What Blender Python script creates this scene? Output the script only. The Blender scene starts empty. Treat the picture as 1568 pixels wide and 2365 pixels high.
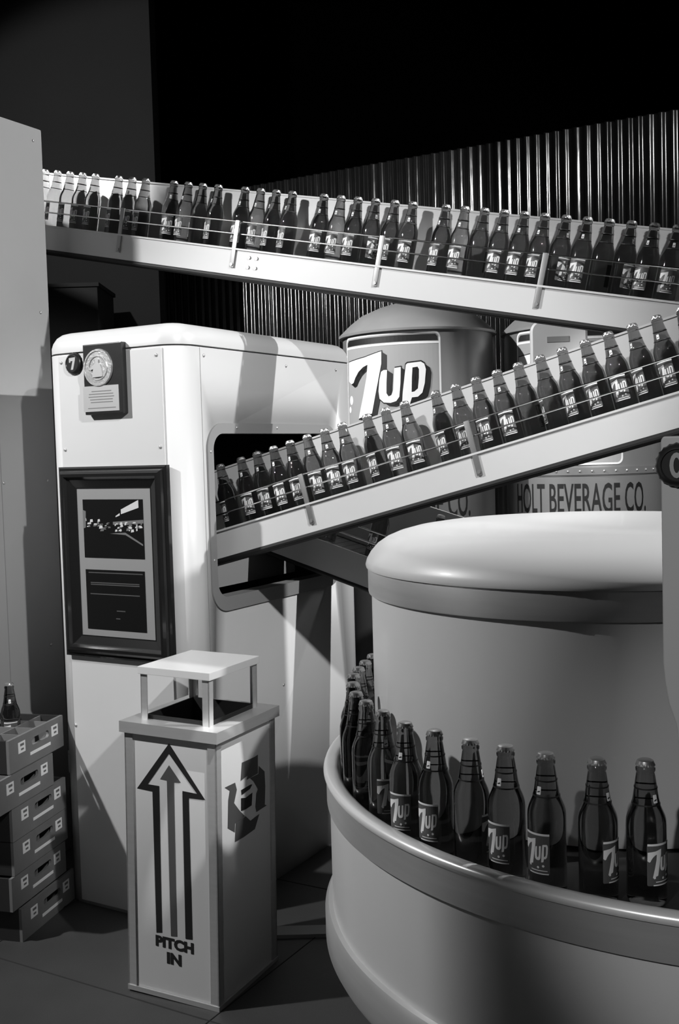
import bpy, bmesh, math, random
from mathutils import Vector, Matrix, noise
from mathutils.geometry import tessellate_polygon
random.seed(7)
sc = bpy.context.scene
COL = sc.collection
PI = math.pi
sin, cos = math.sin, math.cos

# ---------------------------------------------------------------- camera
F, PITCH, ROLL, EYE = 2462.43, 0.05703, 0.02847, 1.55
cam = bpy.data.objects.new('camera', bpy.data.cameras.new('camera'))
COL.objects.link(cam)
cam.data.sensor_fit = 'VERTICAL'; cam.data.sensor_height = 36.0
cam.data.lens = F / 2365 * 36.0
cam.data.clip_start = 0.05; cam.data.clip_end = 60
R_ = Vector((1, 0, 0)); U_ = Vector((0, sin(PITCH), cos(PITCH))); Fw = Vector((0, cos(PITCH), -sin(PITCH)))
ir = R_ * cos(ROLL) - U_ * sin(ROLL); iu = R_ * sin(ROLL) + U_ * cos(ROLL)
cam.matrix_world = Matrix(((ir.x, iu.x, -Fw.x, 0), (ir.y, iu.y, -Fw.y, 0), (ir.z, iu.z, -Fw.z, EYE), (0, 0, 0, 1)))
sc.camera = cam

# ---------------------------------------------------------------- world, lamps, exposure
w = bpy.data.worlds.new('world'); sc.world = w; w.use_nodes = True
w.node_tree.nodes['Background'].inputs[0].default_value = (1, 1, 1, 1)
w.node_tree.nodes['Background'].inputs[1].default_value = 0.006
sc.view_settings.view_transform = 'Standard'; sc.view_settings.look = 'None'
sc.view_settings.exposure = 0.0; sc.view_settings.gamma = 1.0; sc.view_settings.use_curve_mapping = False

def spot(name, loc, aim, power, angle, size, blend=0.3):
    l = bpy.data.lights.new(name, 'SPOT'); l.energy = power; l.spot_size = math.radians(angle)
    l.spot_blend = blend; l.shadow_soft_size = size
    o = bpy.data.objects.new(name, l); COL.objects.link(o); o.location = loc
    o.rotation_euler = (Vector(aim) - Vector(loc)).to_track_quat('-Z', 'Y').to_euler()
    return o
spot('track_spot_left', (-2.84, 2.44, 3.20), (-0.2, 3.2, 1.12), 410, 72, 0.045, 0.75)
spot('track_spot_right', (3.79, 2.43, 4.45), (-0.2, 3.4, 1.6), 980, 45, 0.03, 0.2)
spot('fill_spot_front', (1.3, 0.1, 3.6), (-0.3, 3.8, 1.2), 520, 31, 0.04, 0.6)  # added fill lamp, lifts the shaded side of the white machine
spot('track_spot_wall', (2.3, 3.6, 3.84), (1.5, 6.4, 3.1), 30, 46, 0.03)
spot('track_spot_back', (-1.6, 3.9, 3.17), (-0.9, 7.6, 2.6), 85, 70, 0.03)
spot('track_spot_tank', (-2.6, 3.9, 3.9), (0.4, 5.2, 1.9), 900, 26, 0.03, 0.5)
spot('track_spot_lettering', (1.6, 1.5, 3.9), (1.3, 5.0, 1.45), 800, 16, 0.03, 0.8)
spot('added_spot_bin_patch', (1.0, 1.6, 4.2), (-0.345, 2.925, 0.69), 1000, 3.1, 0.01, 0.12)  # added tight cone that makes the bright patch on the bin side
spot('fill_spot_column', (-1.4, -1.2, 3.3), (0.5, 1.2, 1.25), 260, 16, 0.04, 0.7)  # added fill lamp for the column alone

# ---------------------------------------------------------------- materials (the picture is black and white film)
def mat(name, v, rough=0.5, metal=0.0, spec=0.5, noise_amt=0.0, nscale=30, bump=0.0, bscale=200, coat=0.0, stretch=None):
    m = bpy.data.materials.new(name); m.use_nodes = True
    nt = m.node_tree; b = nt.nodes['Principled BSDF']
    b.inputs['Base Color'].default_value = (v, v, v, 1); b.inputs['Roughness'].default_value = rough
    b.inputs['Metallic'].default_value = metal; b.inputs['Specular IOR Level'].default_value = spec
    if coat: b.inputs['Coat Weight'].default_value = coat; b.inputs['Coat Roughness'].default_value = 0.08
    tc = nt.nodes.new('ShaderNodeTexCoord'); mp = nt.nodes.new('ShaderNodeMapping')
    nt.links.new(tc.outputs['Object'], mp.inputs[0])
    if stretch: mp.inputs['Scale'].default_value = stretch
    if noise_amt:
        n = nt.nodes.new('ShaderNodeTexNoise'); n.inputs['Scale'].default_value = nscale; n.inputs['Detail'].default_value = 4
        r = nt.nodes.new('ShaderNodeMapRange'); r.inputs[3].default_value = v * (1 - noise_amt); r.inputs[4].default_value = v * (1 + noise_amt)
        nt.links.new(mp.outputs[0], n.inputs[0]); nt.links.new(n.outputs[0], r.inputs[0]); nt.links.new(r.outputs[0], b.inputs['Base Color'])
    if bump:
        n = nt.nodes.new('ShaderNodeTexNoise'); n.inputs['Scale'].default_value = bscale
        bp = nt.nodes.new('ShaderNodeBump'); bp.inputs['Strength'].default_value = bump; bp.inputs['Distance'].default_value = 0.002
        nt.links.new(mp.outputs[0], n.inputs[0]); nt.links.new(n.outputs[0], bp.inputs['Height']); nt.links.new(bp.outputs[0], b.inputs['Normal'])
    return m
M = {}
M['enamel'] = mat('white_enamel', 0.58, 0.40, noise_amt=0.05, nscale=3, coat=0.15)
M['panel'] = mat('painted_panel', 0.36, 0.5, noise_amt=0.06, nscale=3)
M['grey'] = mat('grey_paint', 0.26, 0.45)
M['rail'] = mat('conveyor_paint', 0.58, 0.4, noise_amt=0.05, nscale=4)
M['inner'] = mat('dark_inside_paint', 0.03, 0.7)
M['steel'] = mat('brushed_steel', 0.60, 0.36, 0.6, noise_amt=0.1, nscale=6, stretch=(1, 1, 12))
M['chrome'] = mat('polished_rod', 0.75, 0.18, 1.0)
M['bracket'] = mat('dull_steel', 0.30, 0.45, 0.8)
M['black'] = mat('black_rubber', 0.008, 0.6)
M['belt'] = mat('belt_plastic', 0.015, 0.5)
M['floor'] = mat('floor_concrete', 0.05, 0.55, noise_amt=0.25, nscale=5, bump=0.2)
M['dark'] = mat('black_paint', 0.012, 0.8)
M['void'] = mat('matt_black_wall', 0.0015, 0.95, spec=0.05)
M['wall'] = mat('dark_grey_wall', 0.038, 0.8, noise_amt=0.15, nscale=2, spec=0.1)
M['frame'] = mat('black_lacquer', 0.010, 0.27, coat=0.8)
M['mat'] = mat('silver_card', 0.42, 0.35, 0.45)
M['photo'] = mat('photo_dark', 0.008, 0.25)
M['paper'] = mat('photo_light', 0.55, 0.5)
M['mid'] = mat('photo_mid', 0.14, 0.5)
M['ink'] = mat('engraved_line', 0.16, 0.5)
M['wood'] = mat('dark_plaque_wood', 0.018, 0.3, noise_amt=0.3, nscale=20)
M['brass'] = mat('cast_medal', 0.55, 0.35, 0.7, bump=0.5, bscale=120)
M['plate'] = mat('engraved_plate', 0.6, 0.35, 0.5)
M['white'] = mat('white_ink', 0.85, 0.5)
M['blackink'] = mat('black_ink', 0.01, 0.5)
M['darkgrey'] = mat('dark_grey_ink', 0.07, 0.5)
M['emblem'] = mat('emblem_ink', 0.06, 0.5)
M['tank'] = mat('tank_paint', 0.33, 0.36, 0.55, noise_amt=0.08, nscale=5)
M['dome'] = mat('tank_dome', 0.45, 0.40, 0.5, noise_amt=0.12, nscale=8)
M['sign'] = mat('sign_field', 0.36, 0.5)
M['crate'] = mat('crate_wood', 0.17, 0.6, noise_amt=0.2, nscale=12)
M['crate_dark'] = mat('crate_end_paint', 0.02, 0.6)
M['cap'] = mat('crown_cap', 0.50, 0.30, 0.85)
M['field'] = mat('label_field', 0.10, 0.5)
M['corr'] = mat('galvanised', 0.28, 0.17, 0.88, noise_amt=0.5, nscale=9, bump=1.0, bscale=14, stretch=(1, 1, 0.35))
M['lip'] = mat('polished_lip', 0.8, 0.3, 0.3)
def glass_mat():
    m = bpy.data.materials.new('green_bottle_glass'); m.use_nodes = True
    b = m.node_tree.nodes['Principled BSDF']
    b.inputs['Base Color'].default_value = (0.27, 0.27, 0.27, 1); b.inputs['Roughness'].default_value = 0.04
    b.inputs['IOR'].default_value = 1.25; b.inputs['Transmission Weight'].default_value = 1.0
    b.inputs['Coat Weight'].default_value = 0.5; b.inputs['Coat Roughness'].default_value = 0.03
    return m
M['glass'] = glass_mat()

# ---------------------------------------------------------------- helpers
def obj(name, bm, m, parent=None, smooth=None, loc=None):
    me = bpy.data.meshes.new(name); bm.normal_update(); bm.to_mesh(me); bm.free()
    for x in (m if isinstance(m, (list, tuple)) else [m]): me.materials.append(x)
    if smooth is not None:
        for p in me.polygons: p.use_smooth = True
        if smooth < 3: me.set_sharp_from_angle(angle=smooth)
    o = bpy.data.objects.new(name, me); COL.objects.link(o)
    if parent: o.parent = parent
    if loc is not None: o.location = loc
    return o
def tag(o, label, cat, group=None):
    o['label'] = label; o['category'] = cat
    if group: o['group'] = group
    return o
def struct(o): o['kind'] = 'structure'; return o
def thing(name, label, cat, loc=(0, 0, 0), rotz=0, group=None):
    o = bpy.data.objects.new(name, None); COL.objects.link(o); o.empty_display_size = 0.1
    o.location = loc; o.rotation_euler = (0, 0, rotz); return tag(o, label, cat, group)
def box(bm, x0, x1, y0, y1, z0, z1, bev=0.0):
    vs = [bm.verts.new(p) for p in ((x0,y0,z0),(x1,y0,z0),(x1,y1,z0),(x0,y1,z0),(x0,y0,z1),(x1,y0,z1),(x1,y1,z1),(x0,y1,z1))]
    fs = [bm.faces.new([vs[i] for i in q]) for q in ((3,2,1,0),(4,5,6,7),(0,1,5,4),(1,2,6,5),(2,3,7,6),(3,0,4,7))]
    if bev:
        es = list({e for f in fs for e in f.edges})
        bmesh.ops.bevel(bm, geom=es, offset=bev, segments=2, affect='EDGES', profile=0.7)
def bx(*a, bev=0.0):
    bm = bmesh.new(); box(bm, *a, bev=bev); return bm
def lathe(prof, n=32, bm=None, c=(0, 0), cap=True):
    bm = bm or bmesh.new(); rings = []
    for r, z in prof:
        if r < 1e-6: rings.append([bm.verts.new((c[0], c[1], z))])
        else: rings.append([bm.verts.new((c[0] + r * cos(2*PI*i/n), c[1] + r * sin(2*PI*i/n), z)) for i in range(n)])
    for a, b in zip(rings, rings[1:]):
        for i in range(n):
            j = (i + 1) % n
            if len(a) == 1 and len(b) == 1: continue
            if len(a) == 1: bm.faces.new((a[0], b[i], b[j]))
            elif len(b) == 1: bm.faces.new((a[i], a[j], b[0]))
            else: bm.faces.new((a[i], a[j], b[j], b[i]))
    bmesh.ops.recalc_face_normals(bm, faces=bm.faces)
    return bm
def tube(bm, a, b, r, n=12):
    a = Vector(a); b = Vector(b); d = (b - a).normalized()
    t = d.orthogonal().normalized(); s = d.cross(t)
    ra = [bm.verts.new(a + (t * cos(2*PI*i/n) + s * sin(2*PI*i/n)) * r) for i in range(n)]
    rb = [bm.verts.new(b + (t * cos(2*PI*i/n) + s * sin(2*PI*i/n)) * r) for i in range(n)]
    for i in range(n):
        j = (i + 1) % n; bm.faces.new((ra[i], ra[j], rb[j], rb[i]))
    bm.faces.new(ra[::-1]); bm.faces.new(rb)
def rrect(x0, x1, y0, y1, r, n=6):
    out = []
    for cx, cy, a0 in ((x1-r, y1-r, 0), (x0+r, y1-r, 90), (x0+r, y0+r, 180), (x1-r, y0+r, 270)):
        for i in range(n + 1):
            a = math.radians(a0 + 90 * i / n); out.append((cx + r * cos(a), cy + r * sin(a)))
    return out
def loft(rings, close=True):
    bm = bmesh.new(); vr = [[bm.verts.new(p) for p in r] for r in rings]
    for a, b in zip(vr, vr[1:]):
        n = len(a)
        for i in range(n):
            j = (i + 1) % n; bm.faces.new((a[i], a[j], b[j], b[i]))
    if close: bm.faces.new(vr[-1]); bm.faces.new(vr[0][::-1])
    bmesh.ops.recalc_face_normals(bm, faces=bm.faces)
    return bm
def poly(bm, loops, mi=0):
    """filled 2D polygon with holes in the XY plane"""
    vs = [[Vector((x, y, 0)) for x, y in l] for l in loops]
    tri = tessellate_polygon(vs); flat = [bm.verts.new(v) for l in vs for v in l]
    for t in tri:
        try:
            f = bm.faces.new([flat[i] for i in t]); f.material_index = mi
        except ValueError: pass
    bm.normal_update()
    for f in bm.faces:
        if f.normal.z < 0: f.normal_flip()
def text2d(bm, s, x0, x1, y0, y1, bold=0.0, mi=0):
    """letters fitted into a rectangle of the XY plane"""
    c = bpy.data.curves.new('lettering', 'FONT'); c.body = s; c.size = 1; c.offset = bold; c.resolution_u = 3
    o = bpy.data.objects.new('lettering', c); COL.objects.link(o)
    bpy.context.view_layer.update()
    me = o.evaluated_get(bpy.context.evaluated_depsgraph_get()).to_mesh()
    xs = [v.co.x for v in me.vertices]; ys = [v.co.y for v in me.vertices]
    ax, bx_, ay, by = min(xs), max(xs), min(ys), max(ys)
    vm = [bm.verts.new((x0 + (v.co.x-ax)/(bx_-ax)*(x1-x0), y0 + (v.co.y-ay)/(by-ay)*(y1-y0), 0)) for v in me.vertices]
    for p in me.polygons:
        try: f = bm.faces.new([vm[i] for i in p.vertices]); f.material_index = mi
        except ValueError: pass
    bm.normal_update()
    for f in bm.faces:
        if f.normal.z < 0: f.normal_flip()
    o.to_mesh_clear(); bpy.data.objects.remove(o); bpy.data.curves.remove(c)
def wrap(bm, R, step):
    """bend the XY plane round a vertical cylinder of radius R (facing -Y)"""
    xs = [v.co.x for v in bm.verts]; x = math.floor(min(xs)/step)*step
    while x < max(xs):
        bmesh.ops.bisect_plane(bm, geom=bm.verts[:]+bm.edges[:]+bm.faces[:], plane_co=(x, 0, 0), plane_no=(1, 0, 0)); x += step
    for v in bm.verts:
        r = R + v.co.z; a = v.co.x / R; v.co = Vector((r*sin(a), -r*cos(a), v.co.y))
def upright(bm):
    """XY plane drawing -> standing in XZ, facing -Y"""
    for v in bm.verts: v.co = Vector((v.co.x, -v.co.z, v.co.y))
    return bm
def lift(bm, start, dz):
    bm.verts.ensure_lookup_table()
    for v in bm.verts[start:]: v.co.z += dz
def parent_copy(root, loc=None, mw=None, rotz=None):
    c = root.copy(); COL.objects.link(c)
    for ch in list(root.children):
        d = ch.copy(); COL.objects.link(d); d.parent = c
        for g in ch.children:
            e = g.copy(); COL.objects.link(e); e.parent = d
    return c
def apply_mods(o):
    bpy.context.view_layer.update()
    me = bpy.data.meshes.new_from_object(o.evaluated_get(bpy.context.evaluated_depsgraph_get()))
    o.modifiers.clear(); old = o.data; o.data = me; bpy.data.meshes.remove(old)

TH = -0.52182
u = Vector((cos(TH), sin(TH), 0)); v = Vector((-sin(TH), cos(TH), 0))
C = Vector((-0.4975, 3.3964, 0))                 # near corner of the tall machine
def W(s, t, z): return C + u*s + v*t + Vector((0, 0, z))

# ---------------------------------------------------------------- the room
fl = bx(-6, 7, -4, 9, -0.1, 0.0)
struct(obj('floor', fl, M['floor']))
g = bmesh.new()
for k in range(-4, 8):
    a = Vector((-0.5, 2.9, 0)) + v*(k*0.9) ; b_ = a
    tube(g, a - u*4 + Vector((0,0,-0.0005)), a + u*5 + Vector((0,0,-0.0005)), 0.0025, 6)
for k in range(-5, 7):
    a = Vector((-0.42, 2.8, 0)) + u*(k*0.9)
    tube(g, a - v*4 + Vector((0,0,-0.0005)), a + v*5 + Vector((0,0,-0.0005)), 0.0025, 6)
struct(obj('trim_1', g, M['dark']))
struct(obj('ceiling', bx(-6, 7, -4, 9, 5.2, 5.3), M['void']))
struct(obj('wall_right', bx(6.9, 7.0, -4, 9, 0, 5.2), M['void']))
struct(obj('wall_back', bx(-6, 7, 8.9, 9.0, 0, 5.2), M['void']))
# corrugated metal wall, parallel to the bottling line
bm = bmesh.new(); prev = None; Wp = Vector((0.45, 7.0, 0)); pitch = 0.062
n = int(7.4 / pitch * 10)
for i in range(n + 1):
    s = -2.30 + i * pitch / 10
    d = 0.0085 * (1 + 0.5*noise.noise(Vector((s*9.0, 3.1, 0)))) * sin(2*PI*s/pitch + 0.9*noise.noise(Vector((s*6.0, 0, 7)))) + 0.006 * noise.noise(Vector((s*1.3, 0, 0)))
    p = Wp + u*s + v*d
    cur = [bm.verts.new(p + Vector((0, 0, z))) for z in (0.0, 0.003, 1.2, 2.4, 3.416, 3.42)]
    if prev:
        for k in range(5): bm.faces.new((prev[k], cur[k], cur[k+1], prev[k+1]))
    prev = cur
cw = obj('wall_corrugated', bm, M['corr'], smooth=3.2); struct(cw)
so = cw.modifiers.new('thickness', 'SOLIDIFY'); so.thickness = 0.004
# plain dark wall left of it
o = obj('wall_left', bx(-4.0, 0, 0, 0.12, 0, 5.2), M['wall']); o.location = (-1.0, 6.2, 0); o.rotation_euler = (0, 0, -0.12); struct(o)

# ---------------------------------------------------------------- lettering of the soft drink logo
SEVEN = [(-0.4316,1.9805),(-0.3025,1.994),(-0.2031,2.0156),(-0.2048,1.9574),(-0.2236,1.8806),(-0.2643,1.7246),(-0.3556,1.7035),(-0.3189,1.8076),(-0.2926,1.8981),(-0.2843,1.9578),(-0.3135,1.9489),(-0.349,1.9272),(-0.3756,1.9007),(-0.3911,1.8785),(-0.4094,1.8731),(-0.4375,1.8884)]
LU = [(-0.2074,1.9186),(-0.194,1.9262),(-0.1754,1.9264),(-0.1799,1.8651),(-0.1813,1.8166),(-0.1711,1.8011),(-0.1569,1.807),(-0.1473,1.8311),(-0.143,1.8891),(-0.1398,1.9328),(-0.1082,1.9363),(-0.1114,1.8617),(-0.1184,1.7975),(-0.1338,1.7774),(-0.1614,1.7702),(-0.197,1.7738),(-0.2187,1.7924),(-0.2237,1.8285),(-0.2176,1.8803)]
LP = [(-0.0843,1.9455),(-0.0763,1.9522),(-0.0148,1.9576),(0.0011,1.9475),(0.0082,1.9216),(0.0015,1.8576),(-0.0105,1.8129),(-0.0316,1.7942),(-0.0595,1.7919),(-0.0658,1.7728),(-0.0714,1.7569),(-0.1076,1.7518),(-0.1012,1.8226),(-0.0923,1.8867)]
LPH = [(-0.0535,1.9313),(-0.0302,1.9343),(-0.024,1.9226),(-0.0249,1.8841),(-0.0307,1.8328),(-0.0472,1.8192),(-0.0601,1.8171),(-0.0572,1.8852)]
def logo(bm, ox, oy, k, mi, kx=None):
    kx = kx or k
    t = lambda l: [((x+0.43)*kx + ox, (y-1.704)*k + oy) for x, y in l]
    poly(bm, [t(SEVEN)], mi); poly(bm, [t(LU)], mi); poly(bm, [t(LP), t(LPH)], mi)

# ---------------------------------------------------------------- bottle
BR, BH = 0.0325, 0.237
prof = [(0, 0.004), (0.02, 0.003), (0.026, 0.0), (0.0305, 0.002), (BR, 0.008), (BR, 0.03), (0.0322, 0.07), (BR, 0.112), (BR, 0.130), (0.0318, 0.139),
        (0.0297, 0.147), (0.0264, 0.155), (0.0232, 0.163), (0.0208, 0.175), (0.0186, 0.19), (0.0166, 0.204), (0.0150, 0.214), (0.0145, 0.217), (0.0160, 0.219), (0.0160, 0.2235), (0.0140, 0.2255), (0.0132, 0.231), (0, 0.231)]
def cap_bm():
    bm = bmesh.new(); n = 42
    top = [(0.0, 0.2372), (0.0100, 0.2370), (0.0130, 0.2355)]
    rings = []
    for r, z in top:
        rings.append([bm.verts.new((0, 0, z))] if r == 0 else [bm.verts.new((r*cos(2*PI*i/n), r*sin(2*PI*i/n), z)) for i in range(n)])
    for rr, z, am in ((0.0142, 0.2320, 0.0002), (0.0152, 0.2275, 0.0009)):
        rings.append([bm.verts.new(((rr+am*(1 if i % 2 else -1))*cos(2*PI*i/n), (rr+am*(1 if i % 2 else -1))*sin(2*PI*i/n), z)) for i in range(n)])
    for a, b in zip(rings, rings[1:]):
        for i in range(n):
            j = (i+1) % n
            if len(a) == 1: bm.faces.new((a[0], b[i], b[j]))
            else: bm.faces.new((a[i], a[j], b[j], b[i]))
    bm.faces.new(rings[-1][::-1]); bmesh.ops.recalc_face_normals(bm, faces=bm.faces)
    return bm
def label_bm():
    bm = bmesh.new()
    poly(bm, [rrect(-0.024, 0.024, 0.0385, 0.106, 0.002, 2)], 0)
    n0 = len(bm.verts)
    poly(bm, [[(-0.023, 0.1075), (0.024, 0.1075), (0.024, 0.104), (-0.023, 0.104)]], 1)
    poly(bm, [[(-0.014, 0.0405), (0.022, 0.0405), (0.022, 0.0385), (-0.014, 0.0385)]], 1)
    poly(bm, [[(-0.010, 0.0455), (0.020, 0.0455), (0.020, 0.0440), (-0.010, 0.0440)]], 1)
    for x, y in ((-0.012, 0.052), (0.004, 0.050), (0.013, 0.053)):
        poly(bm, [[(x+0.0022*cos(a*PI/4), y+0.0022*sin(a*PI/4)) for a in range(8)]], 1)
    logo(bm, -0.0225, 0.052, 0.150, 1, 0.1)
    lift(bm, n0, 0.0004)
    wrap(bm, BR + 0.0004, 0.0035)
    return bm
def neck_bm():
    bm = bmesh.new(); poly(bm, [rrect(-0.004, 0.004, 0.170, 0.183, 0.001, 2)], 0)
    bm.verts.ensure_lookup_table()
    n0 = len(bm.verts); poly(bm, [[(-0.0025, 0.173), (0.0025, 0.1745), (0.0025, 0.1765), (-0.0025, 0.175)]], 1); lift(bm, n0, 0.0003)
    wrap(bm, 0.0222, 0.002)
    for vv in bm.verts:
        a = math.atan2(vv.co.x, -vv.co.y); off = math.hypot(vv.co.x, vv.co.y) - 0.0222
        t = (vv.co.z - 0.170) / 0.013; r = 0.0229 - 0.0027*t + off
        vv.co.x = r*sin(a); vv.co.y = -r*cos(a)
    return bm
BOT = obj('soda_bottle', lathe(prof, 28), M['glass'], smooth=0.9)
obj('cap', cap_bm(), M['cap'], BOT, smooth=0.5)
obj('label', label_bm(), [M['field'], M['white']], BOT)
obj('neck_label', neck_bm(), [M['white'], M['blackink']], BOT)
obj('fill_line', lathe([(0.0189, 0.1905), (0.0188, 0.193), (0.0186, 0.193)], 28), M['blackink'], BOT)
obj('neck_line', lathe([(0.0232, 0.1645), (0.0228, 0.167), (0.0224, 0.167)], 28), M['blackink'], BOT)
used = [False]
def bottle(mw, label, group):
    if used[0]: o = parent_copy(BOT)
    else: o = BOT; used[0] = True
    o.matrix_world = mw; tag(o, label, 'bottle', group); return o

# ---------------------------------------------------------------- conveyors
def place(root, loc, yaw, pitch_):
    root.matrix_world = Matrix.Translation(loc) @ Matrix.Rotation(yaw, 4, 'Z') @ Matrix.Rotation(-pitch_, 4, 'Y')
    return root
def conveyor(label, loc, alpha, x0, x1, brackets, ph=0.088, y0=-0.05, y1=0.090, gh=0.222, cat='conveyor'):
    t = thing('bottle_conveyor', label, cat); place(t, loc, TH, alpha)
    bm = bmesh.new(); box(bm, x0, x1, y0-0.004, y0, -ph, 0.0)
    box(bm, x0, x1, y0-0.012, y0, -0.003, 0.003)
    box(bm, x0, x1, y0-0.004, y0+0.02, -ph-0.003, -ph)
    obj('side_panel', bm, M['rail'], t)
    obj('side_panel', bx(x0, x1, y1-0.002, y1+0.003, -ph, 0.0), M['rail'], t)
    bm = bmesh.new(); tube(bm, (x0, y0+0.002, -ph-0.010), (x1, y0+0.002, -ph-0.010), 0.010, 10); box(bm, x0, x1, y0, y1, -ph-0.018, -ph-0.004)
    obj('bottom_rail', bm, M['black'], t, smooth=0.6)
    bm = bmesh.new(); box(bm, x0, x1, y0+0.008, y1-0.006, -0.028, -0.016)
    x = x0
    while x < x1 - 0.05:
        box(bm, x+0.001, x+0.036, y0+0.010, y1-0.008, -0.016, -0.0125); x += 0.038
    obj('belt', bm, M['belt'], t)
    bm = bmesh.new(); box(bm, x0, x1, y1+0.003, y1+0.007, -ph, gh); box(bm, x0, x1, y1-0.001, y1+0.009, gh-0.002, gh+0.004)
    obj('back_guard', bm, M['rail'], t)
    for h in (0.097, 0.054):
        bm = bmesh.new(); tube(bm, (x0, y0+0.004, h), (x1, y0+0.004, h), 0.0028, 10)
        obj('guide_rod', bm, M['chrome'], t, smooth=0.6)
    for x in brackets:
        bm = bmesh.new(); box(bm, x-0.009, x+0.009, y0-0.011, y0-0.006, -0.066, 0.100, bev=0.002)
        for h in (0.097, 0.054): tube(bm, (x, y0-0.008, h), (x, y0+0.006, h), 0.004, 8)
        b = obj('rod_bracket', bm, M['bracket'], t, smooth=0.6)
        bm = bmesh.new(); tube(bm, (x, y0-0.014, -0.055), (x, y0-0.010, -0.055), 0.006, 10)
        obj('bolt', bm, M['bracket'], b, smooth=0.6)
    return t
ORD = ['zeroth','first','second','third','fourth','fifth','sixth','seventh','eighth','ninth','tenth','eleventh','twelfth','thirteenth','fourteenth','fifteenth','sixteenth','seventeenth','eighteenth','nineteenth','twentieth']
def ordn(i):
    if i <= 20: return ORD[i]
    tens = {2: 'twenty', 3: 'thirty'}[i // 10]
    return (tens[:-1] + 'ieth') if i % 10 == 0 else tens + '-' + ORD[i % 10]
def row(conv, caps_s, alpha, where, group, yaws=None):
    """bottles stood square to the belt; caps_s = level position of each cap along the line"""
    out = []
    for i, s in enumerate(caps_s):
        x = (s + BH*sin(alpha)) / cos(alpha)
        yaw = random.uniform(-0.6, 0.4) if random.random() < 0.75 else random.choice((-1.2, 1.0, 2.4))
        mw = conv.matrix_world @ Matrix.Translation((x, 0.0, -0.0122)) @ Matrix.Rotation(yaw, 4, 'Z')
        out.append(bottle(mw, where(i + 1), group))
    return out
UA = -0.2139
upper = conveyor('long upper conveyor sloping down to the right, crossing above the white machine', (0.3356, 3.5327, 2.118), UA, -2.35, 1.08, [-1.315, -0.775, -0.185, 0.385])
bpy.context.view_layer.update()
row(upper, [-1.707,-1.641,-1.574,-1.508,-1.441,-1.323,-1.256,-1.19,-1.056,-0.989,-0.923,-0.853,-0.735,-0.668,-0.602,-0.535,-0.407,-0.34,-0.274,-0.207,-0.135,-0.069,0.05,0.116,0.183,0.249,0.316,0.382,0.449,0.515,0.582,0.648,0.715,0.781],
    UA, lambda i: 'capped glass soda bottle on the upper conveyor, %s from the left end of its row' % ordn(i), 'bottles on the upper conveyor')
bm = bmesh.new()
for dx in (-0.016, 0.016):
    for dz in (-0.024, -0.058): tube(bm, (-0.69+dx, -0.0545, dz), (-0.69+dx, -0.0585, dz), 0.006, 10)
obj('bolt_group', bm, M['bracket'], upper, smooth=0.6)
LA = 0.25
lower = conveyor('middle conveyor rising to the right out of the white machine window', (0.2109, 3.316, 1.466), LA, -1.02, 1.06, [-0.338, 0.262])
bpy.context.view_layer.update()
row(lower, [-0.716,-0.629,-0.563,-0.496,-0.43,-0.363,-0.297,-0.23,-0.139,-0.073,-0.006,0.1,0.167,0.233,0.3,0.366,0.433,0.499,0.566,0.632,0.699,0.765,0.832],
    LA, lambda i: 'capped glass soda bottle on the middle rising conveyor, %s from the machine end' % ordn(i), 'bottles on the middle conveyor')
o3 = W(0, 0.755, 1.245)
TA = -0.29
third = conveyor('short grey conveyor sloping down from the machine window behind the round drum', o3, TA, -0.42, 0.95, [], ph=0.105, y1=0.165, gh=0.205)
bpy.context.view_layer.update()
row(third, [-0.2, -0.13, -0.06, 0.01, 0.08, 0.15, 0.345, 0.56], TA, lambda i: 'glass soda bottle on the short conveyor behind the drum, %s from its upper left end' % ordn(i), 'bottles on the short lower conveyor')

th_ = thing('added_shade_box', 'added grey housing, unseen beyond the right edge, shading the white machine', 'machine', W(1.62, 0.40, 0), TH)  # added out of view to block the right spot from the machine side
obj('housing', bx(0, 0.45, 0, 0.46, 1.42, 2.45, bev=0.03), M['panel'], th_, smooth=0.6)
for x in (0.28, 0.42): obj('leg', bx(x-0.025, x+0.025, 0.405, 0.455, 0, 1.43), M['bracket'], th_)

# ---------------------------------------------------------------- tall white machine
L, D, ZS = 0.590, 1.160, 1.905
mc = thing('bottling_machine', 'tall white enamelled bottling machine with rounded corners and a side window', 'machine', W(0, 0, 0), TH)
def rr(inset, z, r): return [(x, y, z) for x, y in rrect(-L+inset, -inset, inset, D-inset, max(r-inset, 0.01), 10)]
bm = loft([rr(0, 0, 0.085), rr(0, ZS-0.003, 0.085)], close=False)
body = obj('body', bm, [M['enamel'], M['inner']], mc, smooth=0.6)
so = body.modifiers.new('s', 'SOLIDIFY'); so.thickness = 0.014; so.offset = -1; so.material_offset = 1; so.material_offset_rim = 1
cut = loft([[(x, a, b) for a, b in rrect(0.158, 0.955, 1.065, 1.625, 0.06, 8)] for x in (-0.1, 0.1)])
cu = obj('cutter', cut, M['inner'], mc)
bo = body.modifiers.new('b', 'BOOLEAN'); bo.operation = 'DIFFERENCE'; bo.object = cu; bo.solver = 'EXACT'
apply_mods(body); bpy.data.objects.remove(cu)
prof_l = [(0.0, ZS), (-0.004, ZS+0.002), (-0.004, ZS+0.022), (0.002, ZS+0.040), (0.014, ZS+0.057), (0.032, ZS+0.069), (0.055, ZS+0.075), (0.10, ZS+0.079), (0.2, ZS+0.081)]
obj('top_cover', loft([rr(i, z, 0.095) for i, z in prof_l]), M['enamel'], mc, smooth=0.7)
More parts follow.
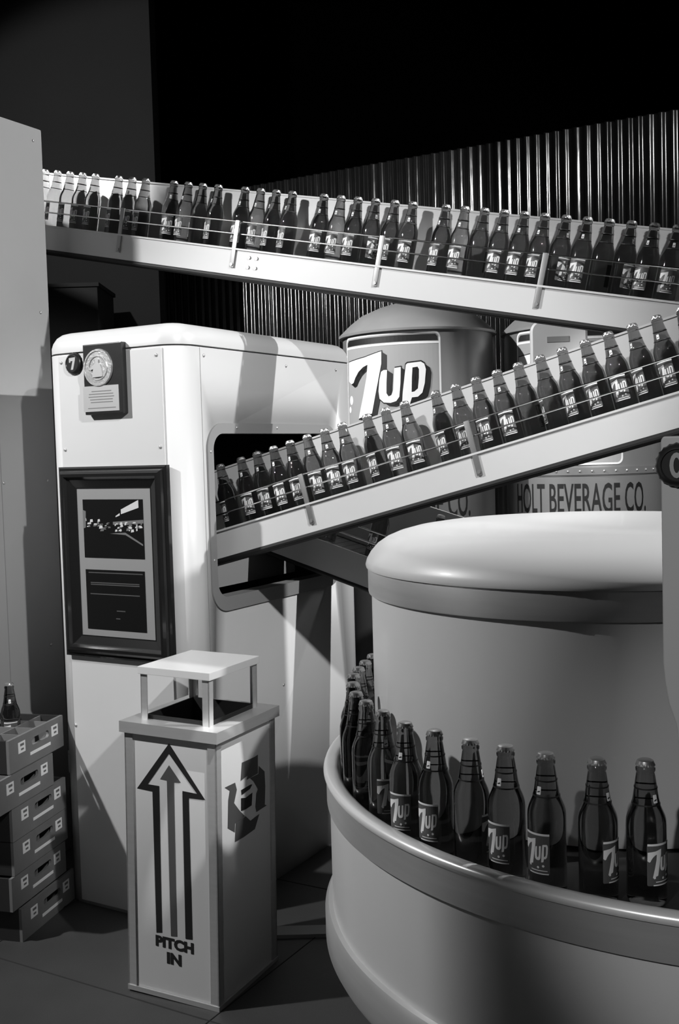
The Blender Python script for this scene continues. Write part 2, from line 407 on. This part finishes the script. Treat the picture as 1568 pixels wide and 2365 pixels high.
# window frame: flat flange and reveal
def ring_bm(o_, i_, x0, x1):
    bm = bmesh.new()
    rings = [[bm.verts.new((x, a, b)) for a, b in l] for l, x in ((o_, x0), (o_, x1), (i_, x1), (i_, x0-0.05))]
    for a, b in zip(rings, rings[1:]):
        for i in range(len(a)):
            j = (i+1) % len(a); bm.faces.new((a[i], a[j], b[j], b[i]))
    bmesh.ops.recalc_face_normals(bm, faces=bm.faces); return bm
wf = obj('window_frame', ring_bm(rrect(0.132, 0.985, 1.022, 1.655, 0.085, 10), rrect(0.163, 0.950, 1.070, 1.620, 0.055, 10), -0.001, 0.007), M['grey'], mc, smooth=0.6)
def screw(parent, p, axis, r=0.006):
    bm = bmesh.new(); bmesh.ops.create_uvsphere(bm, u_segments=10, v_segments=6, radius=r)
    for q in bm.verts: q.co = q.co * 1.0; q.co[axis] *= 0.6
    return obj('screw', bm, M['steel'], parent, smooth=3.2, loc=p)
for p in ((0.007, 0.147, 1.56), (0.007, 0.147, 1.20), (0.007, 0.30, 1.64), (0.007, 0.55, 1.64)): screw(wf, p, 0, 0.005)
bm = bmesh.new(); box(bm, -0.30, -0.22, 0.10, 1.0, 1.06, 1.17)
obj('inner_rail', bm, M['grey'], mc)
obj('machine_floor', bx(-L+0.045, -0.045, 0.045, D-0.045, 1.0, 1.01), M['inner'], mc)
obj('front_panel', bx(-0.507, -0.064, -0.003, 0.001, 0.012, 1.897, bev=0.001), M['enamel'], mc)
obj('seam_strip', bx(-0.0005, 0.0008, 0.1135, 0.1155, 0.02, 1.90), M['grey'], mc)
for s, z in ((-0.496, 1.876), (-0.494, 1.581), (-0.084, 1.874), (-0.081, 1.58), (-0.5, 0.63)): screw(mc, (s, -0.004, z), 1)
for t, z in ((1.0, 1.872), (0.633, 1.868), (0.135, 1.875), (0.135, 0.86), (0.55, 0.70)): screw(mc, (0.001, t, z), 0)

# badge shaped like a crown cap
def badge(name, label, loc, rotz, R):
    t = thing(name, label, 'badge', loc, rotz)
    bm = bmesh.new(); n = 42
    rings = []
    for r, y, am in ((R, 0.0, 0.05), (R*0.93, -R*0.2, 0.03), (R*0.8, -R*0.33, 0.0), (R*0.74, -R*0.36, 0), (R*0.70, -R*0.30, 0), (0.0, -R*0.30, 0)):
        rings.append([bm.verts.new((0, y, 0))] if r == 0 else [bm.verts.new(((r*(1+am*(i % 2)))*cos(2*PI*i/n), y, (r*(1+am*(i % 2)))*sin(2*PI*i/n))) for i in range(n)])
    for a, b in zip(rings, rings[1:]):
        for i in range(n):
            j = (i+1) % n
            if len(b) == 1: bm.faces.new((a[i], a[j], b[0]))
            else: bm.faces.new((a[i], a[j], b[j], b[i]))
    bmesh.ops.recalc_face_normals(bm, faces=bm.faces)
    obj('crown_disc', bm, M['wood'], t, smooth=0.5)
    return t
b1 = badge('bottle_cap_badge', 'small dark round crown cap badge with a numeral, on the white machine beside the plaque', W(-0.436, -0.003, 1.868), TH, 0.037)
bm = bmesh.new(); poly(bm, [[(-0.014, 0.019), (0.014, 0.021), (0.013, 0.012), (0.003, -0.020), (-0.007, -0.020), (0.002, 0.009), (-0.007, 0.009), (-0.008, 0.004), (-0.014, 0.004)]]); lift(bm, 0, 0.0112); obj('numeral', upright(bm), M['plate'], b1)

# plaque with medal
pq = thing('wall_plaque', 'dark wooden plaque with a round cast medal and engraved plate, high on the white machine', 'plaque', W(-0.290, -0.0035, 1.81), TH)
obj('board', bx(-0.084, 0.082, -0.024, 0, -0.117, 0.115, bev=0.004), M['wood'], pq)
bm = lathe([(0, 0.0035), (0.034, 0.0035), (0.037, 0.006), (0.041, 0.006), (0.043, 0.0035), (0.052, 0.0035), (0.055, 0.006), (0.060, 0.006), (0.062, 0.0), (0, 0)], 40)
for q in bm.verts: q.co = Vector((q.co.x - 0.018, -0.024 - q.co.z, q.co.y + 0.036))
md = obj('medal', bm, M['brass'], pq, smooth=0.5)
bm = bmesh.new()
poly(bm, [[(-0.022, -0.032), (0.022, -0.030), (0.019, -0.005), (0.013, 0.012), (0.006, 0.016), (0.007, 0.026), (0.0, 0.032), (-0.007, 0.026), (-0.005, 0.016), (-0.013, 0.010), (-0.028, -0.002), (-0.030, -0.008), (-0.016, -0.004)]])
r_ = bmesh.ops.extrude_face_region(bm, geom=bm.faces[:])
for e in r_['geom']:
    if isinstance(e, bmesh.types.BMVert): e.co.z += 0.005
bmesh.ops.recalc_face_normals(bm, faces=bm.faces); upright(bm)
for q in bm.verts: q.co += Vector((-0.018, -0.0275, 0.036))
obj('relief_figure', bm, M['plate'], md)
pl = obj('engraved_plate', bx(-0.087, 0.066, -0.0262, -0.024, -0.107, -0.023), M['plate'], pq)
bm = bmesh.new()
for k, (a, b) in enumerate(((-0.05, 0.035), (-0.062, 0.043), (-0.064, 0.046), (-0.058, 0.040), (-0.055, 0.040))): box(bm, a, b, -0.0268, -0.0261, -0.042-0.009*k, -0.0395-0.009*k)
box(bm, -0.068, 0.052, -0.0268, -0.0261, -0.097, -0.0945)
obj('engraving', bm, M['ink'], pl)

# framed photograph
fp = thing('framed_picture', 'black framed picture with a silver mat, night photo above a dark text panel', 'picture', W(-0.280, -0.0035, 1.2), TH)
hw, hh = 0.233, 0.322
bm = bmesh.new(); rings = []
for ins, y in ((0, 0), (0, -0.016), (0.006, -0.020), (0.012, -0.020), (0.016, -0.028), (0.024, -0.035), (0.034, -0.035), (0.040, -0.026), (0.044, -0.022), (0.070, -0.012), (0.074, -0.012)):
    rings.append([bm.verts.new((sx*(hw-ins), y, sz*(hh-ins))) for sx, sz in ((-1,-1),(1,-1),(1,1),(-1,1))])
for a, b in zip(rings, rings[1:]):
    for i in range(4): bm.faces.new((a[i], a[(i+1)%4], b[(i+1)%4], b[i]))
bmesh.ops.recalc_face_normals(bm, faces=bm.faces)
obj('frame', bm, M['frame'], fp, smooth=0.35)
obj('mat_board', bx(-0.168, 0.164, -0.011, -0.002, -0.252, 0.250), M['mat'], fp)
X = lambda a: -0.134 + a*0.261
Z = lambda a: 0.016 + a*0.196
pic = bmesh.new()
def bits(l, mi, y):
    for k, q in enumerate(l):
        b = bmesh.new(); poly(b, [q], mi); lift(b, 0, y + 0.00001*k); me_ = bpy.data.meshes.new('tmp'); b.to_mesh(me_); b.free(); pic.from_mesh(me_); bpy.data.meshes.remove(me_)
bits([[(X(.64), Z(.75)), (X(.93), Z(.86)), (X(.93), Z(.99)), (X(.64), Z(.83))], [(X(.55), Z(.70)), (X(.62), Z(.73)), (X(.62), Z(.77)), (X(.55), Z(.72))]], 1, 0.0124)
rb = random.Random(3); q = []
for k in range(90):
    cx = rb.uniform(0.02, 0.99); cy = 0.50 + 0.14*rb.random() - 0.03 + (0.05 if cx < .3 else 0); a = rb.uniform(0.01, 0.035); b = rb.uniform(0.008, 0.03)
    if .32 < cx < .45: b *= .4
    q.append([(X(max(0, cx-a)), Z(cy-b)), (X(min(1, cx+a)), Z(cy-b*.6)), (X(min(1, cx+a*.8)), Z(cy+b)), (X(max(0, cx-a*.7)), Z(cy+b*.8))])
q.append([(X(0), Z(.5)), (X(.04), Z(.52)), (X(.05), Z(.8)), (X(0), Z(.82))])
bits([[(X(.5), Z(.62)), (X(1), Z(.66)), (X(1), Z(.60)), (X(.5), Z(.57))], [(X(.44), Z(.42)), (X(.7), Z(.40)), (X(.98), Z(.22)), (X(.98), Z(.25)), (X(.7), Z(.44))]], 2, 0.01215)
bits(q[::2], 2, 0.0122); bits(q[1::3], 1, 0.0124)
upright(pic); box(pic, -0.134, 0.127, -0.0120, -0.0112, 0.016, 0.212)
obj('photograph', pic, [M['photo'], M['paper'], M['mid']], fp)
tp = obj('text_panel', bx(-0.133, 0.124, -0.0120, -0.0112, -0.226, -0.024), M['photo'], fp)
bm = bmesh.new()
for z, a, b in ((-0.034, -.12, .115), (-0.068, -.112, .10), (-0.074, -.112, .10), (-0.106, -.115, .10), (-0.160, -.002, .035), (-0.186, -.006, .012)): box(bm, a, b, -0.0124, -0.0119, z-0.0016, z+0.0016)
obj('printed_lines', bm, M['darkgrey'], tp)

# ---------------------------------------------------------------- drum and turntable
DC = (0.587, 2.44)
dr = thing('filler_drum', 'big white cylindrical drum with domed lid and brushed metal band, on the turntable', 'machine', (DC[0], DC[1], 0.80))
obj('drum_body', lathe([(0, 0), (0.512, 0), (0.518, 0.02), (0.518, 0.44), (0, 0.44)], 128), M['enamel'], dr, smooth=0.6)
obj('metal_band', lathe([(0.515, 0.424), (0.5245, 0.424), (0.5255, 0.428), (0.5255, 0.480), (0.5245, 0.484), (0.50, 0.484)], 160), M['steel'], dr, smooth=0.6)
obj('domed_lid', lathe([(0.515, 0.480), (0.529, 0.482), (0.5305, 0.488), (0.527, 0.500), (0.518, 0.515), (0.503, 0.532), (0.482, 0.546), (0.455, 0.557), (0.42, 0.566), (0.37, 0.573), (0.28, 0.579), (0.15, 0.582), (0, 0.583)], 128), M['enamel'], dr, smooth=0.9)
RC = (0.872, 2.39); RR = 0.918
tt = thing('bottle_turntable', 'large round white turntable tub with metal rim holding bottles', 'turntable', (RC[0], RC[1], 0))
obj('tub_wall', lathe([(0.80, 0.46), (0.905, 0.46), (RR-0.006, 0.50), (RR-0.006, 0.815), (RR-0.03, 0.83), (RR-0.03, 0.75), (0.80, 0.75)], 192), M['enamel'], tt, smooth=0.6)
obj('rim_lip', lathe([(RR-0.029, 0.80), (RR-0.029, 0.834), (RR-0.026, 0.8395), (RR-0.019, 0.843), (RR-0.008, 0.8445), (RR, 0.843), (RR+0.005, 0.839), (RR+0.007, 0.833), (RR+0.004, 0.827)], 192), M['lip'], tt, smooth=1.2)
obj('metal_rim', lathe([(RR+0.001, 0.828), (RR+0.001, 0.766), (RR-0.008, 0.764)], 192), M['steel'], tt, smooth=0.6)
obj('base_ring', lathe([(RR-0.02, 0.535), (RR+0.004, 0.530), (RR+0.012, 0.515), (RR+0.012, 0.455), (RR+0.004, 0.44), (RR-0.06, 0.435)], 192), M['steel'], tt, smooth=0.6)
obj('table_disc', lathe([(0, 0.77), (RR-0.03, 0.77), (RR-0.03, 0.797), (0, 0.797)], 128), M['black'], tt, smooth=0.6)
obj('pedestal', lathe([(0.66, 0.0), (0.64, 0.05), (0.55, 0.08), (0.55, 0.46), (0.7, 0.47)], 96), M['black'], tt, smooth=0.6)
obj('light_streak_strip', bx(-1.14, -0.9, 0.935, 1.0, 0, 0.012), M['grey'], tt)  # pale strip laid on the floor in place of a streak of light
TB = [(0.4873,1.7136,0.75,'first from the right, dimly lit'),(0.4117,1.7285,0.95,'second from the right, dimly lit'),(0.3355,1.7691,-0.62,'third from the right, label turned left'),(0.2757,1.8204,-0.60,'fourth from the right, brightest highlight'),(0.2208,1.868,1.25,'fifth from the right, label turned away'),
      (0.1628,1.9334,-0.62,'sixth from the right, label turned left'),(0.1126,1.9956,-0.50,'seventh from the right, neck label showing'),(0.0739,2.0915,0.25,'eighth from the right, numeral facing out'),
      (0.0435,2.1801,1.3,'ninth along from the right, beside the drum'),(0.0243,2.2621,0.9,'tenth along from the right, beside the drum'),(0.0190,2.3574,2.0,'farthest left of the curved row'),(0.0220,2.4498,2.8,'second behind the farthest left'),(0.0350,2.5229,-2,'third behind the farthest left'),(0.0530,2.5993,1.9,'fourth behind the farthest left'),(0.0740,2.6800,1.2,'last one seen at the back')]
for x, y, yaw, d in TB:
    th0 = math.atan2(-x, y)
    bottle(Matrix.Translation((x, y, 0.7972)) @ Matrix.Rotation(th0 + yaw, 4, 'Z'), 'dark soda bottle on the turntable, ' + d, 'bottles on the turntable')

pt = thing('added_shade_board', 'added free-standing grey partition left of the viewer, beyond the left edge', 'blocker', (-1.6, 2.173, 0))  # added out of view to cut the left spot off the tub's right
obj('board', bx(-0.02, 0.02, -1.25, 0, 0.02, 2.9, bev=0.005), M['panel'], pt)
for y in (-1.1, -0.12): obj('foot', bx(-0.2, 0.2, y-0.03, y+0.03, 0, 0.02), M['bracket'], pt)

# ---------------------------------------------------------------- machine column at the right edge
hc = thing('machine_column', 'white machine column cut off by the right edge, in front of the drum', 'machine', (0.378, 1.25, 0), -0.42)
P2 = [(0.395, 0.0), (0.395, 1.19), (0.3925, 1.215), (0.384, 1.24), (0.3805, 1.262), (0.378, 1.29), (0.378, 1.552), (0.381, 1.5565), (0.76, 1.5565), (0.76, 0.0)]
bm = bmesh.new(); poly(bm, [P2]); upright(bm)
r_ = bmesh.ops.extrude_face_region(bm, geom=bm.faces[:])
for e in r_['geom']:
    if isinstance(e, bmesh.types.BMVert): e.co.y += 0.16
for q in bm.verts: q.co.x -= 0.378
bmesh.ops.recalc_face_normals(bm, faces=bm.faces)
hb = obj('housing', bm, M['panel'], hc, smooth=0.5)
bv = hb.modifiers.new('edge', 'BEVEL'); bv.width = 0.006; bv.segments = 3; bv.limit_method = 'ANGLE'
b2 = badge('bottle_cap_badge', 'dark round crown cap badge on the column at the right edge', (0.378+0.0195*cos(0.42), 1.2495-0.0195*sin(0.42), 1.5225), -0.42, 0.0255)
bm = bmesh.new(); poly(bm, [[(0.008*cos(a*PI/8)-0.001, 0.015*sin(a*PI/8)) for a in range(16)], [(0.0035*cos(a*PI/8)-0.001, 0.009*sin(a*PI/8)) for a in range(16)]]); lift(bm, 0, 0.0085); obj('numeral', upright(bm), M['bracket'], b2)

# ---------------------------------------------------------------- litter bin
BA = -0.4533; BW, BD, BZ = 0.3058, 0.3273, 0.791
lb = thing('litter_bin', 'square white litter bin with metal edges, black arrow and raised flat lid', 'bin')
lb.matrix_world = Matrix(((1, 0, 0.0215, 0), (0, 1, 0, 0), (0, 0, 1, 0), (0, 0, 0, 1))) @ Matrix.Identity(4)
lb.matrix_world = Matrix.Translation((-0.3751, 2.8886, 0)) @ Matrix.Rotation(0.0215, 4, 'Y') @ Matrix.Rotation(BA, 4, 'Z')
bm = bmesh.new()
for a in ((-BW+0.003, -0.003, 0.003, 0.006), (-BW+0.003, -0.003, BD-0.006, BD-0.003), (-BW+0.003, -BW+0.006, 0.003, BD-0.003), (-0.006, -0.003, 0.003, BD-0.003)): box(bm, *a, 0.012, BZ-0.03)
obj('body', bm, M['enamel'], lb)
for cx, cy, sx, sy in ((0, 0, -1, 1), (-BW, 0, 1, 1), (0, BD, -1, -1), (-BW, BD, 1, -1)):
    bm = bmesh.new()
    box(bm, *sorted((cx-0.0015*sx, cx+0.026*sx)), *sorted((cy-0.0015*sy, cy+0.003*sy)), 0.0, BZ-0.028)
    box(bm, *sorted((cx-0.0015*sx, cx+0.003*sx)), *sorted((cy-0.0015*sy, cy+0.026*sy)), 0.0, BZ-0.028)
    obj('corner_strip', bm, M['steel'], lb)
bm = bmesh.new()
for a in ((-BW-0.003, 0.003, -0.004, 0.002), (-BW-0.003, 0.003, BD-0.002, BD+0.004), (-BW-0.004, -BW+0.002, -0.003, BD+0.003), (-0.002, 0.004, -0.003, BD+0.003)): box(bm, *a, 0.0, 0.014)
obj('base_trim', bm, M['steel'], lb)
bm = bmesh.new()
o_ = [(-BW-0.012, -0.012), (0.012, -0.012), (0.012, BD+0.012), (-BW-0.012, BD+0.012)]
i_ = [(-BW+0.045, 0.045), (-0.045, 0.045), (-0.045, BD-0.045), (-BW+0.045, BD-0.045)]
rings = [[bm.verts.new((x, y, z)) for x, y in l] for l, z in ((o_, BZ-0.032), (o_, BZ), (i_, BZ), (i_, BZ-0.03), (o_, BZ-0.032))][:4]
for a, b in zip(rings, rings[1:]+rings[:1]):
    for i in range(4): bm.faces.new((a[i], a[(i+1)%4], b[(i+1)%4], b[i]))
bmesh.ops.recalc_face_normals(bm, faces=bm.faces)
obj('rim_collar', bm, M['steel'], lb)
bm = bmesh.new()
for a in ((-BW+0.043, -0.043, 0.043, 0.047), (-BW+0.043, -0.043, BD-0.047, BD-0.043), (-BW+0.043, -BW+0.047, 0.043, BD-0.043), (-0.047, -0.043, 0.043, BD-0.043)): box(bm, *a, BZ-0.30, BZ+0.012)
obj('liner', bm, M['black'], lb)
obj('liner_floor', bx(-BW+0.04, -0.04, 0.04, BD-0.04, BZ-0.72, BZ-0.71), M['black'], lb)
LX0, LX1, LY0, LY1, LZ = -0.278, -0.034, 0.026, 0.302, 0.945
for cx, cy, sx, sy in ((LX1-0.006, LY0+0.006, -1, 1), (LX0+0.006, LY0+0.006, 1, 1), (LX1-0.006, LY1-0.006, -1, -1), (LX0+0.006, LY1-0.006, 1, -1)):
    bm = bmesh.new()
    box(bm, *sorted((cx, cx+0.022*sx)), *sorted((cy, cy+0.003*sy)), BZ-0.002, LZ-0.012)
    box(bm, *sorted((cx, cx+0.003*sx)), *sorted((cy, cy+0.022*sy)), BZ-0.002, LZ-0.012)
    obj('lid_post', bm, M['steel'], lb)
obj('lid', bx(LX0, LX1, LY0, LY1, LZ-0.022, LZ, bev=0.002), M['enamel'], lb)
bm = bmesh.new(); poly(bm, [[(-0.2096,0.1842),(-0.2152,0.5942),(-0.2689,0.5964),(-0.1557,0.7401),(-0.0377,0.5943),(-0.0914,0.5925),(-0.0867,0.1872),(-0.1102,0.1853),(-0.1128,0.6098),(-0.0642,0.6081),(-0.1563,0.71),(-0.2306,0.6135),(-0.1914,0.6133),(-0.1898,0.1877)]], 0); poly(bm, [[(-0.1569,0.6775),(-0.1178,0.6323),(-0.1408,0.6306),(-0.1387,0.1863),(-0.1598,0.1835),(-0.165,0.6326),(-0.1882,0.6337)]], 1); lift(bm, 0, 0.0008-0.003)
obj('arrow_decal', upright(bm), [M['blackink'], M['darkgrey']], lb)
bm = bmesh.new(); text2d(bm, 'PITCH', -0.213, -0.083, 0.145, 0.178, bold=0.055); text2d(bm, 'IN', -0.175, -0.125, 0.101, 0.135, bold=0.055); lift(bm, 0, 0.0009-0.003)
obj('lettering_decal', upright(bm), M['blackink'], lb)
EM = [[(0.1413,0.6663),(0.2126,0.6641),(0.2328,0.666),(0.2315,0.6101),(0.1662,0.6086),(0.1721,0.6199),(0.1333,0.6153)],[(0.0482,0.6207),(0.1036,0.6191),(0.1125,0.5957),(0.0969,0.5619),(0.1259,0.5312),(0.1555,0.5057),(0.1008,0.502),(0.0989,0.4768),(0.061,0.501),(0.0655,0.5788),(0.074,0.6045)],[(0.2378,0.6306),(0.2709,0.6048),(0.2743,0.5588),(0.2702,0.5045),(0.282,0.4985),(0.2204,0.4972),(0.215,0.5145),(0.2216,0.5524),(0.2305,0.563),(0.2054,0.5941),(0.1858,0.6086),(0.2344,0.6078)],[(0.1583,0.5048),(0.1858,0.4826),(0.2375,0.4865),(0.2107,0.4492),(0.1458,0.4463),(0.0982,0.4484),(0.1035,0.5011)],[(0.1354,0.588),(0.1882,0.5889),(0.1995,0.5863),(0.1851,0.5767),(0.1378,0.5729)],[(0.1348,0.5644),(0.1595,0.5582),(0.1989,0.5622),(0.1938,0.5256),(0.1615,0.5241),(0.134,0.5271)]]
bm = bmesh.new()
for i, e in enumerate(EM): poly(bm, [e], 0 if i < 4 else 1)
for q in bm.verts: q.co = Vector((-0.0022, q.co.x, q.co.y))
obj('round_arrow_emblem', bm, [M['emblem'], M['blackink']], lb)

# ---------------------------------------------------------------- crates
CW, CL, CH = 0.33, 0.344, 0.108
CY = math.atan2(0.968, 0.25)          # long side seen from the camera runs along +x local
def crate_parts(t):
    def wall(length, hole):
        bm = bmesh.new(); loops = [[(0, 0), (length, 0), (length, CH), (0, CH)]]
        if hole: loops.append(rrect(length*.40, length*.72, 0.058, 0.082, 0.011, 5))
        poly(bm, loops); r_ = bmesh.ops.extrude_face_region(bm, geom=bm.faces[:])
        for e in r_['geom']:
            if isinstance(e, bmesh.types.BMVert): e.co.z += 0.010
        bmesh.ops.recalc_face_normals(bm, faces=bm.faces); return upright(bm)
    sd = obj('side_board', wall(CL, True), M['crate'], t, loc=(0, 0.010, 0))
    b = wall(CL, True); obj('side_board', b, M['crate'], t, loc=(0, CW, 0))
    for x in (0.0, CL-0.010):
        obj('end_board', bx(x, x+0.010, 0.010, CW-0.010, 0.0005, CH-0.0005), M['crate_dark'], t)
    obj('crate_bottom', bx(0.010, CL-0.010, 0.010, CW-0.010, 0.002, 0.010), M['crate_dark'], t)
    bm = bmesh.new()
    for k in range(1, 4): box(bm, CL*k/4-0.002, CL*k/4+0.002, 0.010, CW-0.010, 0.010, CH-0.002)
    for k in range(1, 4): box(bm, 0.010, CL-0.010, CW*k/4-0.002, CW*k/4+0.002, 0.010, CH-0.0025)
    obj('divider_grid', bm, M['crate'], t)
    for x in (0.075, 0.285):
        e = obj('emblem', bx(x-0.021, x+0.021, -0.0012, 0.0002, 0.052, 0.088), M['white'], sd, loc=(0, -0.010, 0))
        bm = bmesh.new(); box(bm, x-0.010, x+0.012, -0.0018, -0.0010, 0.074, 0.082); box(bm, x-0.006, x+0.010, -0.0018, -0.0010, 0.060, 0.066)
        g_ = obj('emblem_print', bm, M['mid'], t)
    obj('stripe', bx(0.125, 0.255, -0.0012, 0.0002, 0.028, 0.038), M['white'], sd, loc=(0, -0.010, 0))
cr0 = None
cdesc = ['bottom crate of the left stack, standing on the floor', 'second crate from the floor in the left stack', 'third crate from the floor in the left stack', 'middle crate of the left stack just below the shifted one', 'crate pushed out towards the camera, second from the top', 'top crate of the left stack with empty bottle cells showing']
crates = []
for k in range(6):
    d = Vector((0.25, 0.968, 0)); nrm = Vector((-0.968, 0.25, 0))
    p = Vector((-1.073, 3.345, k*(CH+0.002)))
    if k == 4: p = p - d*0.085 - nrm*0.004
    if k == 0: p = p + nrm*-0.012 + d*0.01
    if k == 1: p = p - d*0.02
    if k == 0:
        t = thing('bottle_crate', '', 'crate'); crate_parts(t); cr0 = t
    else: t = parent_copy(cr0)
    t.location = p; t.rotation_euler = (0, 0, CY)
    tag(t, 'wooden soda ' + cdesc[k], 'crate', 'crates stacked at the left'); crates.append(t)
bottle(Matrix.Translation((-1.073+0.25*0.215-0.968*0.1237, 3.345+0.968*0.215+0.25*0.1237, 5*(CH+0.002)+0.0105)) @ Matrix.Rotation(0.3, 4, 'Z'), 'dark bottle standing in the top crate at the left edge', None)

# ---------------------------------------------------------------- tall panel at the left edge
P0 = Vector((-1.11, 4.15, 0))
tm = thing('tall_cabinet', 'tall plain painted metal cabinet cut off by the left edge', 'cabinet', P0, TH)
obj('body', bx(-0.6, 0, -0.75, 0.02, 0, 2.812, bev=0.012), M['panel'], tm, smooth=0.6)
obj('seam_strip', bx(-0.001, 0.001, -0.262, -0.259, 0.02, 2.80), M['grey'], tm)
for t, z in ((-0.027, 2.76), (-0.027, 2.113), (-0.03, 1.468), (-0.05, 0.832), (-0.25, 2.76), (-0.25, 1.468)): screw(tm, (0.001, t, z), 0)

# ---------------------------------------------------------------- storage tanks behind
def storage_tank(label, c, R, top):
    t = thing('storage_tank', label, 'tank', (c[0], c[1], 0))
    obj('tank_shell', lathe([(0, 0.3), (R-0.003, 0.3), (R-0.003, 1.40), (R, 1.40), (R, 1.405), (R-0.001, 1.41), (R-0.001, top), (0, top)], 96), M['tank'], t, smooth=0.6)
    dome = lathe([(R-0.002, top-0.004), (R+0.018, top-0.003), (R+0.020, top+0.008), (R+0.004, top+0.022), (R*.9, top+0.062), (R*.75, top+0.105), (R*.5, top+0.145), (R*.25, top+0.170), (0.06, top+0.178), (0, top+0.178)], 96)
    dm = obj('tank_dome', dome, M['dome'], t, smooth=0.9)
    obj('neck', lathe([(0.05, top+0.172), (0.042, top+0.19), (0.042, top+0.21), (0.052, top+0.215), (0.052, top+0.24), (0, top+0.24)], 32), M['dome'], t, smooth=0.7)
    obj('seam_band', lathe([(R-0.001, 1.405), (R+0.004, 1.405), (R+0.004, 1.440), (R-0.001, 1.440)], 96), M['tank'], t, smooth=0.6)
    bm = bmesh.new()
    for k in range(44):
        a = 2*PI*k/44; s = bmesh.ops.create_uvsphere(bm, u_segments=8, v_segments=4, radius=0.006)
        for q in s['verts']: q.co += Vector(((R+0.004)*cos(a), (R+0.004)*sin(a), 1.4225))
    obj('rivet_ring', bm, M['dome'], t, smooth=3.2)
    for a in range(3):
        an = a*2*PI/3+0.5
        bm = bmesh.new(); tube(bm, ((R-0.05)*cos(an), (R-0.05)*sin(an), 0), ((R-0.05)*cos(an), (R-0.05)*sin(an), 0.31), 0.025)
        obj('leg', bm, M['bracket'], t, smooth=0.6)
    return t
def tank_sign(t, R, x0, x1, z0, z1):
    def part(name, draw, m, off, parent):
        bm = bmesh.new(); draw(bm); lift(bm, 0, off); wrap(bm, R, 0.02); return obj(name, bm, m, parent)
    sg = part('sign_field', lambda b: poly(b, [rrect(x0, x1, z0, z1, 0.03)]), M['sign'], 0.002, t)
    part('sign_border', lambda b: poly(b, [rrect(x0, x1, z0, z1, 0.03), rrect(x0+0.009, x1-0.009, z0+0.009, z1-0.009, 0.022)]), M['white'], 0.003, sg)
    part('black_bar', lambda b: poly(b, [[(x0+0.014, z1-0.044), (x1-0.012, z1-0.044), (x1-0.014, z1-0.026), (x1-0.024, z1-0.015), (x0+0.030, z1-0.015), (x0+0.018, z1-0.026)]]), M['blackink'], 0.003, sg)
    part('white_line', lambda b: poly(b, [[(x0+0.009, z1-0.058), (x1-0.009, z1-0.058), (x1-0.009, z1-0.048), (x0+0.009, z1-0.048)]]), M['white'], 0.003, sg)
    return part, sg
t1 = storage_tank('round storage tank with domed top and large numeral sign, just right of the white machine', (0.415, 5.4), 0.375, 2.11)
part, sg = tank_sign(t1, 0.375, -0.462, 0.080, 1.44, 2.100)
sh = lambda b, dx, dz: logo(b, -0.43+dx, 1.704+dz, 1.0, 0)
def shadow(b):
    for k in range(7): sh(b, 0.0042*k+0.001, -0.0028*k-0.001)
    t = lambda l, g, cx, cy: [((x-cx)*g+cx, (y-cy)*g+cy) for x, y in l]
    poly(b, [t(SEVEN, 1.035, -0.31, 1.86)]); poly(b, [t(LU, 1.07, -0.165, 1.85)]); poly(b, [t(LP, 1.07, -0.045, 1.86), t(LPH, 0.7, -0.045, 1.87)])
part('logo_shadow', shadow, M['blackink'], 0.004, sg)
part('logo', lambda b: sh(b, 0, 0), M['white'], 0.0055, sg)
def dots(b):
    for x, z, r in ((-0.42, 1.795, 0.017), (-0.435, 1.75, 0.012), (-0.20, 1.66, 0.02), (-0.12, 1.62, 0.014)): poly(b, [[(x+r*cos(a*PI/8), z+r*1.3*sin(a*PI/8)) for a in range(16)]])
part('bubbles', dots, M['white'], 0.003, sg)
def company(t, R):
    bm = bmesh.new(); text2d(bm, 'HOLT BEVERAGE CO.', -0.475, 0.225, 1.222, 1.366, bold=0.012); lift(bm, 0, 0.0008); wrap(bm, R-0.003, 0.02)
    obj('company_lettering', bm, M['blackink'], t)
company(t1, 0.375)
t2 = storage_tank('second storage tank with company lettering below the rivets, behind the round drum', (1.248, 5.4), 0.39, 2.11)
part, sg = tank_sign(t2, 0.39, -0.45, 0.092, 1.452, 2.100)
part('logo_shadow', shadow, M['blackink'], 0.004, sg)
part('logo', lambda b: sh(b, 0, 0), M['white'], 0.0055, sg)
company(t2, 0.39)
sb = thing('wall_box', 'white rounded box with a dark slot, hung on the second tank', 'box', (1.03, 4.955, 1.92), -0.12)
bm = loft([[(x, y, z) for x, z in rrect(-0.128+i, 0.128-i, -0.2+i, 0.2-i, 0.05-i)] for y, i in ((0.0, 0.0), (-0.05, 0.0), (-0.06, 0.01))])
obj('casing', bm, M['enamel'], sb, smooth=0.7)
obj('slot', bx(-0.055, 0.045, -0.062, -0.0595, 0.098, 0.124, bev=0.001), M['grey'], sb)

# ---------------------------------------------------------------- dark cupboard behind the conveyor
dk = thing('dark_cupboard', 'black cupboard behind the conveyor, left of the corrugated wall', 'cupboard', (-1.43, 5.6, 0))
obj('carcass', bx(-0.5, 0.205, 0, 0.4, 0, 2.44, bev=0.005), M['dark'], dk)
obj('top_board', bx(-0.51, 0.215, -0.01, 0.41, 2.44, 2.46), M['dark'], dk)
